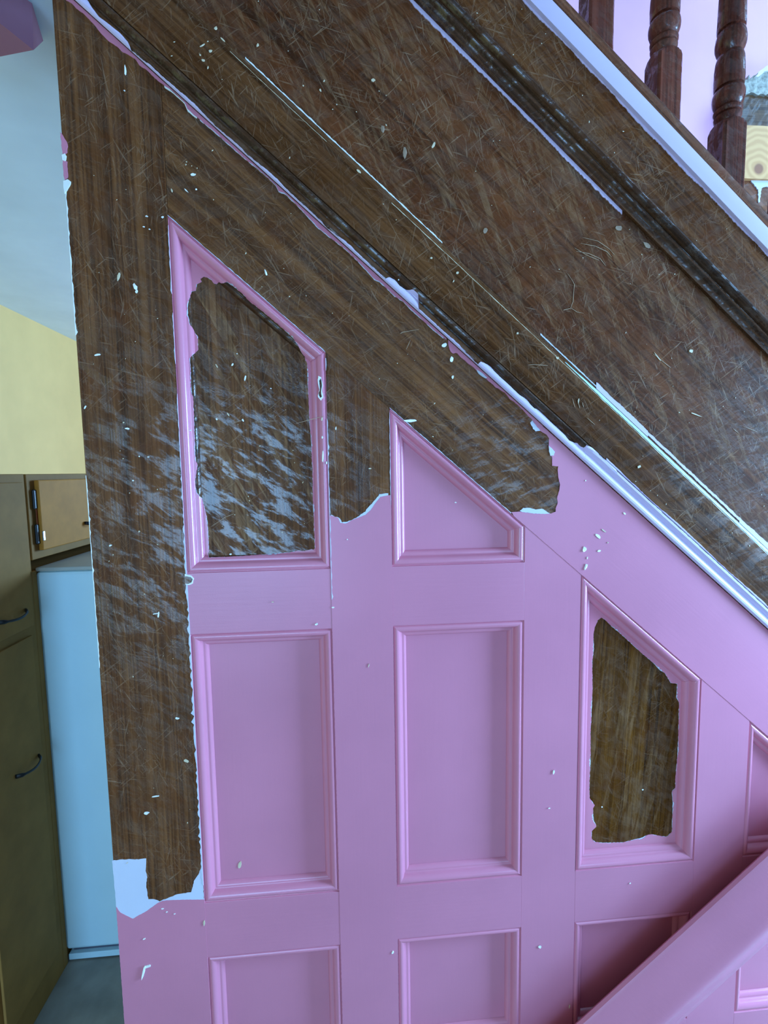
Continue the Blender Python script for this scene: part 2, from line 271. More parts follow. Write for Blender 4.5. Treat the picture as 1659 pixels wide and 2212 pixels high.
RK = math.pi / 2 - TH          # grain direction of pieces that follow the stair's slope
M = {}
M['wood_v'] = wood('varnished_oak_upright', 0.0, (0.1029, 0.0323, 0.0085), (0.2293, 0.0824, 0.0239), None, 0, .42, .75, 0.0, .45)
M['wood_r'] = wood('varnished_oak_raking_rail', RK, (0.1006, 0.0332, 0.0093), (0.2237, 0.0843, 0.0263), None, 0, .42, .7, 5.0, .40)
M['wood_panel'] = wood('varnished_oak_panel', 0.0, (0.0972, 0.0331, 0.0092), (0.2006, 0.0741, 0.0227), .48, .95, .42, 1.0, 11.0, .35)
M['wood_panel_dark'] = wood('varnished_oak_dark_panel', -.05, (0.0648, 0.0200, 0.0028), (0.1458, 0.0500, 0.0065), -.22, .42, .18, 0.0, 17.0, .5, 1.0, .04)
M['wood_fascia'] = wood('varnished_oak_fascia', RK, (0.0806, 0.0275, 0.0089), (0.1629, 0.0604, 0.0202), None, 0, .45, -.2, 23.0, .4, 1.0, .03)
M['wood_string'] = wood('varnished_oak_string', RK, (0.0892, 0.0254, 0.0077), (0.1672, 0.0508, 0.0166), .38, .50, .50, .40, 29.0, .5, 1.0, .08)
M['wood_top'] = wood('varnished_oak_upper_fascia', RK, (0.0892, 0.0261, 0.0065), (0.1715, 0.0550, 0.0143), .55, .25, .5, .35, 37.0, .45, 1.0, .08)
M['wood_cap'] = wood('worn_oak_cap', RK, (0.1520, 0.0458, 0.0176), (0.2736, 0.0926, 0.0378), None, 0, .35, .1, 41.0, .3)
M['wood_bead'] = wood('dark_glossy_oak_moulding', RK, (0.0486, 0.0166, 0.0050), (0.1277, 0.0448, 0.0143), None, 0, .15, 1.0, 47.0, .4)
M['wood_bal'] = wood('dark_red_oak_baluster', 0.0, (0.1034, 0.0224, 0.0118), (0.2067, 0.0487, 0.0252), None, 0, .10, .8, 53.0, .35)
PINK = (.630, .206, .290)
M['pink'] = paint('pink_gloss_paint', PINK, .34, .16, 0.0)
M['pink_h'] = paint('pink_gloss_paint_brushed_across', PINK, .34, .28, math.pi / 2)
M['pink_r'] = paint('pink_gloss_paint_brushed_along_slope', PINK, .34, .16, RK)
M['pink_m'] = paint('pink_gloss_paint_on_moulding', (.675, .224, .308), .19, .12, 0.0)
M['lav'] = paint('pale_lilac_undercoat', (.67, .53, .70), .40, .12, RK)
M['primer'] = paint('white_undercoat', (.62, .62, .72), .5, .12, 0.0)
M['lav_lit'] = paint('lilac_undercoat_blue_lit', (.52, .80, .88), .24, .3, RK)  # lilac undercoat with the blue daylight on the chamfer put into its colour
M['flake'] = plain('white_paint_flake', (.88, .86, .80), .5)
M['flake_y'] = plain('yellowed_paint_flake', (.66, .54, .36), .5)
M['flake_g'] = plain('greyish_smear', (.30, .20, .13), .6)
M['scratch'] = plain('pale_scratch', (.42, .27, .16), .6)
M['pinkwall'] = paint('pink_wall_paint', (.86, .40, .56), .6, .1)
M['yellow'] = paint('yellow_wall_paint', (.92, .60, .22), .7, .1)
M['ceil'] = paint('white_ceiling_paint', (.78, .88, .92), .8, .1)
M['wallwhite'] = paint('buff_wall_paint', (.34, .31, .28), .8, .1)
M['fridge'] = plain('white_enamel', (.70, .95, .98), .30, .5, 0, .02)
M['fridgetop'] = plain('grey_fridge_top', (.50, .50, .42), .5)
M['gasket'] = plain('grey_gasket', (.10, .11, .14), .6)
M['cupb'] = plain('honey_varnished_plywood', (.38, .195, .052), .65, .12, 0, .12, 14)
M['cupb_door'] = plain('honey_varnished_door', (.64, .265, .040), .62, .12, 0, .14, 11)
M['black'] = plain('black_wrought_iron', (.015, .014, .014), .45)
M['copper'] = plain('copper_hinge_pin', (.25, .07, .025), .4, .5, .6)
M['chrome'] = plain('steel_hinge_plate', (.55, .55, .55), .3, .5, .8)
M['floor'] = plain('grey_green_lino', (.30, .27, .22), .45, .5, 0, .25, 9)
M['lamp'] = plain('mauve_fabric_shade', (.42, .17, .24), .7)
M['brass'] = plain('brass_stem', (.4, .28, .1), .3, .5, 1)
M['plaster'] = plain('broken_grey_plaster', (.36, .34, .28), .9, .2, 0, .5, 60)
M['plaster_w'] = plain('torn_white_plaster_skin', (.82, .80, .72), .9, .2, 0, .1, 40)
M['timber'] = wood('old_brown_joist', math.pi / 2, (.08, .038, .018), (.24, .125, .06), None, 0, .2, .1, 71.0, .5, .4)

def pine_mat(cx, cz):
    m, nt, b = new_mat('raw_pine_with_knot'); n = N(nt)
    v = n.coords(0, (1, 0, 1), (-cx, 0, -cz))
    d = n.noise(v, 9, 3, .5)
    w = n.add('ShaderNodeTexWave', wave_type='RINGS', rings_direction='Y')
    w.inputs['Scale'].default_value = 13; w.inputs['Distortion'].default_value = 5.0; w.inputs['Detail'].default_value = 1
    n.l(v, w.inputs['Vector'])
    c = n.ramp(w.outputs['Fac'], [(.1, (.66, .31, .11)), (.9, (.76, .39, .15))])
    ln = n.add('ShaderNodeVectorMath', operation='LENGTH'); n.l(v, ln.inputs[0])
    c = n.mix(n.ramp(ln.outputs['Value'], [(.016, g(1)), (.024, g(0))]), c, (.34, .12, .05))
    n.l(c, b.inputs['Base Color']); b.inputs['Roughness'].default_value = .7
    return m

def glass_mat():
    m, nt, b = new_mat('window_glass')
    b.inputs['Base Color'].default_value = (1, 1, 1, 1); b.inputs['Roughness'].default_value = 0
    b.inputs['Transmission Weight'].default_value = 1; b.inputs['IOR'].default_value = 1.01
    return m
M['glass'] = glass_mat()

# ------------------------------------------------------------------ object helpers
def tag(o, label=None, cat=None, group=None, kind=None):
    if label: o['label'] = label
    if cat: o['category'] = cat
    if group: o['group'] = group
    if kind: o['kind'] = kind
    return o

def empty(name, loc):
    o = bpy.data.objects.new(name, None); COL.objects.link(o); o.location = loc
    o.empty_display_size = .05
    return o

def org(p):
    v = Vector((0, 0, 0))
    while p is not None:
        v += p.location; p = p.parent
    return v

def link(name, me, mat, parent=None):
    if isinstance(mat, str): mat = M[mat]
    if mat is not None:
        me.materials.clear(); me.materials.append(mat)
    o = bpy.data.objects.new(name, me); COL.objects.link(o)
    if parent is not None:
        o.parent = parent
        o.location = -org(parent)          # mesh data stays in room coordinates
    return o

def mesh_obj(name, verts, faces, mat, parent=None, smooth=False, bevel=0.0):
    me = bpy.data.meshes.new(name)
    me.from_pydata([tuple(v) for v in verts], [], faces)
    bm = bmesh.new(); bm.from_mesh(me)
    bmesh.ops.remove_doubles(bm, verts=bm.verts, dist=1e-6)
    bmesh.ops.recalc_face_normals(bm, faces=bm.faces)
    for f in bm.faces: f.smooth = smooth
    bm.to_mesh(me); bm.free()
    o = link(name, me, mat, parent)
    if bevel:
        md = o.modifiers.new('edge', 'BEVEL'); md.width = bevel; md.segments = 2; md.limit_method = 'ANGLE'
    return o

def sheet_obj(name, verts, faces, mat, parent=None, smooth=True):
    """open surface; keeps the winding it was given"""
    me = bpy.data.meshes.new(name)
    me.from_pydata([tuple(v) for v in verts], [], faces)
    bm = bmesh.new(); bm.from_mesh(me)
    bmesh.ops.dissolve_degenerate(bm, dist=1e-6, edges=bm.edges)
    for f in bm.faces: f.smooth = smooth
    bm.to_mesh(me); bm.free()
    return link(name, me, mat, parent)

def prism(name, poly, y0, y1, mat, parent=None, bevel=0.0, tri=False):
    """polygon in (x, z), from depth y0 (front) to y1 (back)"""
    n = len(poly)
    v = [(x, y0, z) for x, z in poly] + [(x, y1, z) for x, z in poly]
    f = [tuple(range(n)), tuple(range(2 * n - 1, n - 1, -1))]
    f += [(i, i + n, (i + 1) % n + n, (i + 1) % n) for i in range(n)]
    return mesh_obj(name, v, f, mat, parent, False, bevel)

def box(name, x0, x1, y0, y1, z0, z1, mat, parent=None, bevel=0.0):
    return prism(name, [(x0, z0), (x1, z0), (x1, z1), (x0, z1)], y0, y1, mat, parent, bevel)

def jag(poly, step=.004, amp=.0008, closed=True, rnd=random):
    """subdivide an outline and roughen it, as torn paint"""
    out = []
    n = len(poly)
    for i in range(n if closed else n - 1):
        a, b = Vector(poly[i]), Vector(poly[(i + 1) % n])
        d = b - a; L = d.length
        k = max(1, int(L / step))
        nrm = Vector((d.y, -d.x)).normalized() if L > 0 else Vector((0, 0))
        for j in range(k):
            p = a + d * (j / k)
            p += nrm * rnd.uniform(-amp, amp)
            out.append((p.x, p.y))
    if not closed: out.append(tuple(poly[-1]))
    return out

def film(name, poly, mat, parent, thick=.0008, base=0.0, jagged=True, amp=.0006):
    p = jag(poly, .0035, amp) if jagged else poly
    return prism(name, p, base - thick, base + .0002, mat, parent)

def xz(X, n): return (X, (n - X * SN) / CS)      # point at X on the sloping line at distance n

def raking(name, prof, x0, x1, mat, parent, smooth=True, back=.03):
    """board or moulding following the stair: prof = [(n, y)...] bottom to top, ends cut plumb"""
    pts = list(prof)
    v, f = [], []
    loop = [(pts[0][0], back)] + pts + [(pts[-1][0], back)]
    for X in (x0, x1):
        for nn, y in loop:
            a = xz(X, nn); v.append((a[0], y, a[1]))
    k = len(loop)
    for i in range(k):
        j = (i + 1) % k
        f.append((i, j, j + k, i + k))
    f.append(tuple(range(k))); f.append(tuple(range(2 * k - 1, k - 1, -1)))
    o = mesh_obj(name, v, f, mat, parent, False)
    if smooth:
        for p in o.data.polygons: p.use_smooth = True
        o.data.set_sharp_from_angle(angle=R(38))
    return o

def interp(tab, x):
    if x <= tab[0][0]: return tab[0][1]
    for (a, va), (b, vb) in zip(tab, tab[1:]):
        if x <= b:
            return va + (vb - va) * ((x - a) / (b - a) if b > a else 0)
    return tab[-1][1]

def strip_film(name, prof, x0, x1, lo, hi, mat, parent, off=.0007, step=.0028, namp=.0006, hamp=0.0):
    """paint left on a raking moulding: covers lo(X)..hi(X) of the profile height field"""
    ytab = prof
    v, f = [], []
    K = 9
    n = max(2, int((x1 - x0) / step))
    cols = 0
    rl = rh = 0
    for i in range(n + 1):
        X = x0 + (x1 - x0) * i / n
        rl = .5 * rl + random.uniform(-namp, namp); rh = .5 * rh + random.uniform(-hamp, hamp)
        a, b = lo(X) + rl, hi(X) + rh
        if b < a + .0002: b = a + .0002
        row = []
        for k in range(K + 1):
            nn = a + (b - a) * k / K
            y = interp(ytab, nn)
            dy = (interp(ytab, nn + .0008) - interp(ytab, nn - .0008)) / .0016
            m = 1 / math.sqrt(1 + dy * dy)
            p = xz(X, nn + dy * m * off * 0.7)
            row.append((p[0], y - off * m, p[1]))
        # lip down to the surface on both edges
        pa = xz(X, a - .0003); pb = xz(X, b + .0003)
        row = [(pa[0], interp(ytab, a) + .0003, pa[1])] + row + [(pb[0], interp(ytab, b) + .0003, pb[1])]
        v += row
    w = K + 3
    for i in range(n):
        for k in range(w - 1):
            p = i * w + k
            f.append((p, p + w, p + w + 1, p + 1))
    return sheet_obj(name, v, f, mat, parent, False)

# ------------------------------------------------------------------ the setting
def struct(o): o['kind'] = 'structure'; return o

struct(box('floor', -2.1, 2.7, -3.7, 3.7, FLOOR - .1, FLOOR, 'floor'))
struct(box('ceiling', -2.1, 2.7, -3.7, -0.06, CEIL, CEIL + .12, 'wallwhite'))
struct(box('ceiling_kitchen', -2.1, -.56, -.06, 3.7, CEIL, CEIL + .12, 'ceil'))
struct(box('ceiling_upper', -2.1, 2.7, -3.7, 3.7, 4.5, 4.6, 'ceil'))
struct(box('wall_left', -2.1, -2.0, -3.7, 3.7, FLOOR, 4.5, 'yellow'))
struct(box('wall_kitchen', -2.0, 2.6, 3.6, 3.7, FLOOR, 4.5, 'yellow'))
struct(box('wall_stair', -.20, 2.6, 1.0, 1.10, FLOOR, 4.5, 'pinkwall'))

def wall_with_hole(name, axis, pos, th, a0, a1, z0, z1, holes, mat):
    """plain wall slab with rectangular openings (a range, z range)"""
    v, f = [], []
    xs = sorted({a0, a1, *[h[0] for h in holes], *[h[1] for h in holes]})
    zs = sorted({z0, z1, *[h[2] for h in holes], *[h[3] for h in holes]})
    def P(a, z, d): return (a, pos + d, z) if axis == 'y' else (pos + d, a, z)
    for i in range(len(xs) - 1):
        for j in range(len(zs) - 1):
            ca, cz = (xs[i] + xs[i + 1]) / 2, (zs[j] + zs[j + 1]) / 2
            if any(h[0] < ca < h[1] and h[2] < cz < h[3] for h in holes): continue
            b = len(v)
            q = [(xs[i], zs[j]), (xs[i + 1], zs[j]), (xs[i + 1], zs[j + 1]), (xs[i], zs[j + 1])]
            v += [P(a, z, 0) for a, z in q] + [P(a, z, th) for a, z in q]
            f += [(b, b + 1, b + 2, b + 3), (b + 7, b + 6, b + 5, b + 4)]
            f += [(b + k, b + 4 + k, b + 4 + (k + 1) % 4, b + (k + 1) % 4) for k in range(4)]
    return struct(mesh_obj(name, v, f, mat))

DOOR = (-1.88, -.22, FLOOR + .02, 2.0); BWIN = (1.15, 2.15, .70, 1.90); UFILL = (.15, 1.65, 2.92, 4.08)  # the upper opening is added for the fill light
wall_with_hole('wall_back', 'y', -3.7, .1, -2.1, 2.7, FLOOR, 4.5, [DOOR, BWIN, UFILL], 'wallwhite')
WIN = (-.96, -.28, .46, 2.10); WIN2 = (-.22, .72, 2.82, 3.88)
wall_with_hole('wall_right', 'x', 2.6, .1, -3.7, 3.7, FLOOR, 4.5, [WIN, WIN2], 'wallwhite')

def framed(name, axis, pos, a0, a1, z0, z1, mull):
    v, f = [], []
    def bar(p0, p1, q0, q1):
        b = len(v)
        for d in (0, .04):
            for a, z in ((p0, q0), (p1, q0), (p1, q1), (p0, q1)):
                v.append((a, pos + d, z) if axis == 'y' else (pos + d, a, z))
        f.extend([(b, b + 1, b + 2, b + 3), (b + 7, b + 6, b + 5, b + 4)] + [(b + k, b + 4 + k, b + 4 + (k + 1) % 4, b + (k + 1) % 4) for k in range(4)])
    w = .045
    bar(a0, a1, z0, z0 + w); bar(a0, a1, z1 - w, z1); bar(a0, a0 + w, z0, z1); bar(a1 - w, a1, z0, z1)
    for m_ in mull: bar(m_ - w / 2, m_ + w / 2, z0, z1)
    o = struct(mesh_obj(name, v, f, 'wallwhite'))
    q = [(a0 + .02, z0 + .02), (a1 - .02, z0 + .02), (a1 - .02, z1 - .02), (a0 + .02, z1 - .02)]
    mesh_obj('pane', [((a, pos + .02 + d, z) if axis == 'y' else (pos + .02 + d, a, z)) for d in (0, .004) for a, z in q],
             [(0, 1, 2, 3), (7, 6, 5, 4), (0, 4, 5, 1), (1, 5, 6, 2), (2, 6, 7, 3), (3, 7, 4, 0)], 'glass', o)
    return o
framed('door_1', 'y', -3.67, *DOOR, [(DOOR[0] + DOOR[1]) / 2])
framed('window_1', 'x', 2.63, *WIN, [])
framed('window_2', 'x', 2.63, *WIN2, [])
framed('fill_opening_upper', 'y', -3.67, *UFILL, [])  # unseen frame added around the upper fill light
framed('window_3', 'y', -3.67, *BWIN, [(BWIN[0] + BWIN[1]) / 2])

# ------------------------------------------------------------------ panelling under the stair
NR = 1.2105                       # lower edge of the raking top rail
NB = 1.388                        # upper edge of the raking top rail
XS = [(-.3160, -.0330), (.0910, .3700), (.4940, .7750), (.8940, 1.1750), (1.2940, 1.5750)]   # panel columns
ZA0, ZA1, ZB0, ZB1, ZC = 1.080, 1.204, .374, .498, .098
TH_F = .034                       # frame thickness
def rz(X, n=NR): return (n - X * SN) / CS

pan = empty('stair_panelling', (0.3, 0.0, FLOOR))
tag(pan, 'pink painted panelling under the stair, partly stripped back to brown wood', 'panelling')
BV = .0004

stile = prism('stile', [(-.4935, FLOOR), (-.3163, FLOOR), (-.3163, rz(-.3163, NB)), (-.4935, rz(-.4935, NB))], 0, TH_F, 'wood_v', pan, BV)
stile['label'] = 'wide brown stripped wooden stile with pink foot'
# raking top rail
rail = prism('top_rail', [(-.3157, rz(-.3157)), (2.3, rz(2.3)), (2.3, rz(2.3, NB)), (-.3157, rz(-.3157, NB))], .0002, TH_F, 'wood_r', pan, BV)
# uprights between the panels
ups = [(-.0330, .0910), (.3700, .4940), (.7750, .8940), (1.1750, 1.2940), (1.5750, 1.72)]
muntins = []
for i, (a, b) in enumerate(ups):
    lo = FLOOR
    o = prism('muntin', [(a, lo), (b, lo), (b, max(lo + .01, rz(b))), (a, rz(a))], .0001, TH_F, 'wood_v' if i == 0 else 'pink', pan, BV)
    muntins.append(o)
G_ = .00003
for a, b in XS[:2]: box('cross_rail', a + G_, b - G_, 0, TH_F, ZA0, ZA1, 'pink_h', pan, BV)
for a, b in XS[:4]: box('cross_rail', a + G_, b - G_, 0, TH_F, ZB0, ZB1, 'pink_h', pan, BV)
for a, b in XS: box('bottom_rail', a + G_, b - G_, 0, TH_F, FLOOR, ZC, 'pink_h', pan, BV)
prism('cross_rail', [(XS[4][0] + G_, ZB0), (1.4155, ZB0), (XS[4][0] + G_, rz(XS[4][0]))], 0, TH_F, 'pink_h', pan)

# moulding profile: (inset from the frame edge, depth behind the frame face)
PROF = [(0, .0002), (.0010, .0030), (.0022, .0034), (.0032, .0020), (.0052, .0006), (.0080, .0004), (.0110, .0012), (.0138, .0032), (.0160, .0062),
        (.0176, .0098), (.0186, .0128), (.0200, .0138), (.0222, .0134), (.0246, .0142), (.0268, .0162), (.0286, .0190), (.0298, .0220)]
FIELD = .0222

def yprof(w): return interp(PROF, w) if w < PROF[-1][0] else FIELD

def sides(poly):
    """poly counter-clockwise in (x, z); returns per side start, unit direction, inward normal, length"""
    out = []
    n = len(poly)
    for i in range(n):
        a, b = Vector(poly[i]), Vector(poly[(i + 1) % n])
        d = (b - a); L = d.length; d /= L
        out.append((a, d, Vector((-d.y, d.x)), L))
    return out

def mitre(S, i):
    """how much side i shortens per unit of inset at its start and end"""
    n = len(S)
    d, dp, dn = S[i][1], S[i - 1][1], S[(i + 1) % n][1]
    def half(u, v):
        ang = math.acos(max(-1, min(1, -u.dot(v))))     # interior angle
        return 1 / math.tan(ang / 2)
    return half(dp, d), half(d, dn)

def moulding(poly, mat, parent, name='moulding'):
    S = sides(poly)
    for i, (a, d, nrm, L) in enumerate(S):
        if L < .012: continue
        m0, m1 = mitre(S, i)
        v, f = [], []
        for w, y in PROF:
            ww = min(w, L / (m0 + m1)) if m0 + m1 > 0 else w
            p = a + d * (m0 * ww) + nrm * ww; q = a + d * (L - m1 * ww) + nrm * ww
            v += [(p.x, y, p.y), (q.x, y, q.y)]
        for k in range(len(PROF) - 1):
            f.append((2 * k, 2 * k + 1, 2 * k + 3, 2 * k + 2))
        o = sheet_obj(name, v, f, mat, parent, True)
        o.data.set_sharp_from_angle(angle=R(50))

def inside(poly, p):
    c = False; j = len(poly) - 1
    for i in range(len(poly)):
        xi, yi = poly[i]; xj, yj = poly[j]
        if (yi > p[1]) != (yj > p[1]) and p[0] < (xj - xi) * (p[1] - yi) / (yj - yi) + xi: c = not c
        j = i
    return c

def hit(poly, a, d, mx):
    """first crossing of the outline along a + d*t"""
    best = mx
    for i in range(len(poly)):
        p, q = poly[i], poly[(i + 1) % len(poly)]
        ex, ey = q[0] - p[0], q[1] - p[1]
        den = d.x * ey - d.y * ex
        if abs(den) < 1e-12: continue
        t = ((p[0] - a.x) * ey - (p[1] - a.y) * ex) / den
        u = ((p[0] - a.x) * d.y - (p[1] - a.y) * d.x) / den
        if 0 <= u <= 1 and 0 < t < best: best = t
    return best

def panel_film(poly, opening, mat, parent, off, grow, name):
    """paint still covering a stripped panel's moulding, torn open along `opening`"""
    S = sides(poly)
    op = jag(opening, .003, .0006)
    base = [w for w, _ in PROF] + [.034, .040, .050, .065, .085]
    for i, (a, d, nrm, L) in enumerate(S):
        if L < .012: continue
        m0, m1 = mitre(S, i)
        n = max(3, int(L / .0024))
        v, f = [], []
        for c in range(n + 1):
            t = L * c / n
            wm = 1e9
            if m0 > 1e-6: wm = min(wm, t / m0)
            if m1 > 1e-6: wm = min(wm, (L - t) / m1)
            foot = a + d * t
            wh = min(hit(op, foot, nrm, .085) - random.uniform(.1, 1) * grow * (.12 + max(0, math.sin(t * 47 + i * 2.1)) ** 5), wm)
            wh = max(wh, 0)
            for w in base:
                ww = min(w, wh); y = yprof(ww)
                dy = (yprof(ww + .0006) - yprof(max(0, ww - .0006))) / .0012
                k = 1 / math.sqrt(1 + dy * dy)
                p = foot + nrm * (ww + (dy * k * off if ww > .002 else 0))
                v.append((p.x, y - off * k, p.y))
            p = foot + nrm * (wh + .0002)
            v.append((p.x, yprof(wh) + .0002, p.y))
        w_ = len(base) + 1
        for c in range(n):
            for k in range(w_ - 1):
                q = c * w_ + k
                f.append((q, q + w_, q + w_ + 1, q + 1))
        o = sheet_obj(name, v, f, mat, parent, True)
        o.data.set_sharp_from_angle(angle=R(55))

def rake_panel(a, b, z0):
    za, zb = rz(a), rz(b)
    return [(a, z0), (b, z0), (b, zb), (a, za)]
def rect(a, b, z0, z1): return [(a, z0), (b, z0), (b, z1), (a, z1)]

PAN = [(rake_panel(*XS[0], ZA1), 'strip1'), (rake_panel(*XS[1], ZA1), None), (rect(*XS[0], ZB1, ZA0), None), (rect(*XS[1], ZB1, ZA0), None),
       (rake_panel(*XS[2], ZB1), 'strip3'), (rake_panel(*XS[3], ZB1), None)]
PAN += [(rect(a, b, ZC, ZB0), None) for a, b in XS[:4]]
PAN += [([(XS[4][0], ZC), (XS[4][1], ZC), (XS[4][1], rz(XS[4][1])), (1.4155, ZB0), (XS[4][0], ZB0)], None)]
for poly, kind in PAN:
    mat = {'strip1': 'wood_panel', 'strip3': 'wood_panel_dark'}.get(kind, 'pink')
    fld = prism('panel', poly, FIELD, FIELD + .012, mat, pan)
    if kind is None:
        moulding(poly, 'pink_m', fld)
    else:
        fld['label'] = 'stripped brown wooden panel framed by torn pink paint'
        moulding(poly, 'wood_bead', fld)
        op = P1_OPEN if kind == 'strip1' else P3_OPEN
        panel_film(poly, op, 'primer', fld, .0004, 0.0, 'undercoat_film')
        panel_film(poly, op, 'pink_m', fld, .0009, .0028 if kind == 'strip1' else .0034, 'paint_film')

# --- paint left on the stripped members
def below(top, x0, x1, zb): return list(top) + [(x1, zb), (x0, zb)]
film('undercoat_film', STILE_PRIMER_TOP + [(-.3166, STILE_PINK_TOP[-1][1] - .01), (-.3166, .46), (-.4932, .46)], 'primer', stile, .0004)
film('paint_film', [(-.4937, STILE_PINK_TOP[0][1])] + STILE_PINK_TOP[1:-1] + [(-.3156, STILE_PINK_TOP[-1][1]), (-.3156, FLOOR), (-.4937, FLOOR)], 'pink', stile, .0006, 0, True, .0003)
film('undercoat_film', MUNTIN_TOP + [(.0907, 1.25), (-.0327, 1.25)], 'primer', muntins[0], .0004)
film('paint_film', [(-.0335, MUNTIN_PINK[0][1])] + MUNTIN_PINK[1:-1] + [(.0914, MUNTIN_PINK[-1][1]), (.0914, FLOOR), (-.0335, FLOOR)], 'pink', muntins[0], .0006, 0, True, .0003)
ri = RAIL_EDGE
film('paint_film', ri + [(ri[-1][0] + .006, rz(ri[-1][0] + .006) - .0004), (2.29, rz(2.29) - .0004), (2.29, rz(2.29, NB) - .0004), (ri[0][0] + .012, rz(ri[0][0] + .012, NB) - .0004)], 'pink_r', rail, .0006, 0, True, .0003)
for p in RAIL_PR: film('undercoat_film', p, 'primer', rail, .0014 if p is RAIL_PR[0] else .0012)
# thin white broken line of undercoat beside the stripped stile and uprights
def sliver(parent, x, z0, z1, w0, w1, side, mat='flake', skip=.25):
    z = z0
    while z < z1:
        L = random.uniform(.03, .11)
        if random.random() > skip:
            k = max(3, int(L / .006)); e = []; o_ = []
            for i in range(k + 1):
                zz = min(z1, z + L * i / k)
                ww = (random.uniform(w0, w1) if 0 < i < k else .0003)
                if random.random() < .08: ww *= 2.0
                e.append((x, zz)); o_.append((x - side * ww, zz))
            prism('undercoat_film', e + o_[::-1], -.0009, .0004, mat, parent)
        z += L
sliver(stile, -.3160, .54, 1.30, .0012, .0042, 1, 'primer', .12)
sliver(stile, -.3160, 1.30, 1.86, .0005, .0016, 1, 'primer', .3)
sliver(stile, -.4935, 1.02, 1.40, .0004, .0015, -1, 'flake', .2)
sliver(stile, -.4938, 1.66, 1.93, .0006, .0022, -1, 'flake', .2)
sliver(muntins[0], -.0330, 1.14, 1.62, .0005, .0018, -1, 'primer', .1)
sliver(muntins[0], .0910, 1.33, 1.52, .0004, .0012, 1, 'primer', .2)
for p in CHIP_EDGE: film('paint_film', p, 'pink', stile, .0012)
for p in CHIP_WHITE: film('undercoat_film', p, 'flake', stile, .0018)
# chipped spots
film('undercoat_film', [(-0.0478, 1.5861), (-0.0425, 1.5834), (-0.0393, 1.5701), (-0.0406, 1.5559), (-0.0391, 1.5452), (-0.0437, 1.5390), (-0.0499, 1.5453), (-0.0468, 1.5595), (-0.0491, 1.5719)], 'flake', stile, .0014)
film('chip', [(-0.0463, 1.5772), (-0.0426, 1.5808), (-0.0411, 1.5684), (-0.0433, 1.5559), (-0.0417, 1.5461), (-0.0454, 1.5435), (-0.0479, 1.5497), (-0.0449, 1.5613)], 'wood_bead', stile, .0018)
film('undercoat_film', [(-0.3199, 1.2029), (-0.3076, 1.1996), (-0.3026, 1.1930), (-0.3058, 1.1837), (-0.3140, 1.1803), (-0.3201, 1.1824)], 'flake', stile, .0012)
film('chip', [(-0.3201, 1.1991), (-0.3087, 1.1969), (-0.3054, 1.1921), (-0.3083, 1.1857), (-0.3147, 1.1831), (-0.3209, 1.1843)], 'wood_v', stile, .0016)
# white line where the raking rail meets the first panel
def rail_line(xa, xb):
    pts = []
    for i in range(61):
        X = xa + (xb - xa) * i / 60
        pts.append((X, rz(X) + .0001))
    up = [(x, z + random.choice((.0006, .0012, .0012, .0020))) for x, z in pts]
    prism('undercoat_film', pts + up[::-1], -.0012, .0004, 'primer', rail)
rail_line(-.316, -.033); rail_line(.091, .34)

# ------------------------------------------------------------------ staircase: closed string, mouldings, balusters
st = empty('staircase', (0.6, 0.5, FLOOR))
tag(st, 'brown stripped wooden staircase with turned balusters sloping down to the right', 'staircase')
XA, XB = -.4935, 2.45
PB = [(1.388, .001), (1.3885, -.006), (1.3905, -.0085), (1.394, -.0095), (1.398, -.0085), (1.4015, -.006), (1.4035, -.0035), (1.406, -.004), (1.4085, -.007),
      (1.412, -.0105), (1.4155, -.0115), (1.4185, -.010), (1.4200, -.0065), (1.4205, -.002), (1.4205 + .0004, .003)]
bead1 = raking('lower_moulding', PB, XA, XB, 'wood_bead', st)
PF = [(1.4215, -.0015), (1.4225, -.0050), (1.5065, -.0058), (1.5085, -.0050), (1.5110, -.0030), (1.5180, .0035), (1.5205, .0050), (1.5210, .0062)]
fascia1 = raking('lower_fascia', PF, XA, XB, 'wood_fascia', st)
PS = [(1.5210, .0060), (1.8145, .0060)]
string = raking('string_board', PS, XA, XB, 'wood_string', st, False)
PU = [(1.8145, .006), (1.8150, -.001), (1.8240, -.002), (1.8270, -.0045), (1.8295, -.009), (1.8325, -.0105), (1.8350, -.009), (1.8366, -.0052), (1.8385, -.0060),
      (1.8415, -.0125), (1.8450, -.0165), (1.8490, -.0178), (1.8530, -.0160), (1.8565, -.011), (1.8585, -.005), (1.8590, .003)]
bead2 = raking('upper_moulding', PU, XA, XB, 'wood_bead', st)
PT = [(1.8605, .003), (1.8612, .0012), (1.9620, .0012), (1.9630, .004)]
fascia2 = raking('upper_fascia', PT, XA, XB, 'wood_top', st)
PC = [(1.9590, .004), (1.9594, -.0060), (1.9600, -.0075), (1.9840, -.0118), (1.9858, -.0114), (1.9880, -.0085), (1.9920, -.0020), (1.9960, .0040), (2.0000, .0082), (2.0035, .0105), (2.0045, .014)]
capm = raking('cap_moulding', PC, XA, XB, 'lav', st)
PK = [(2.0040, .0135), (2.0046, .0120), (2.0270, .0120), (2.0310, .0150), (2.0330, .0200), (2.0330, .0900)]
cap = raking('cap_rail', PK, XA, XB, 'wood_cap', st, True, .095)

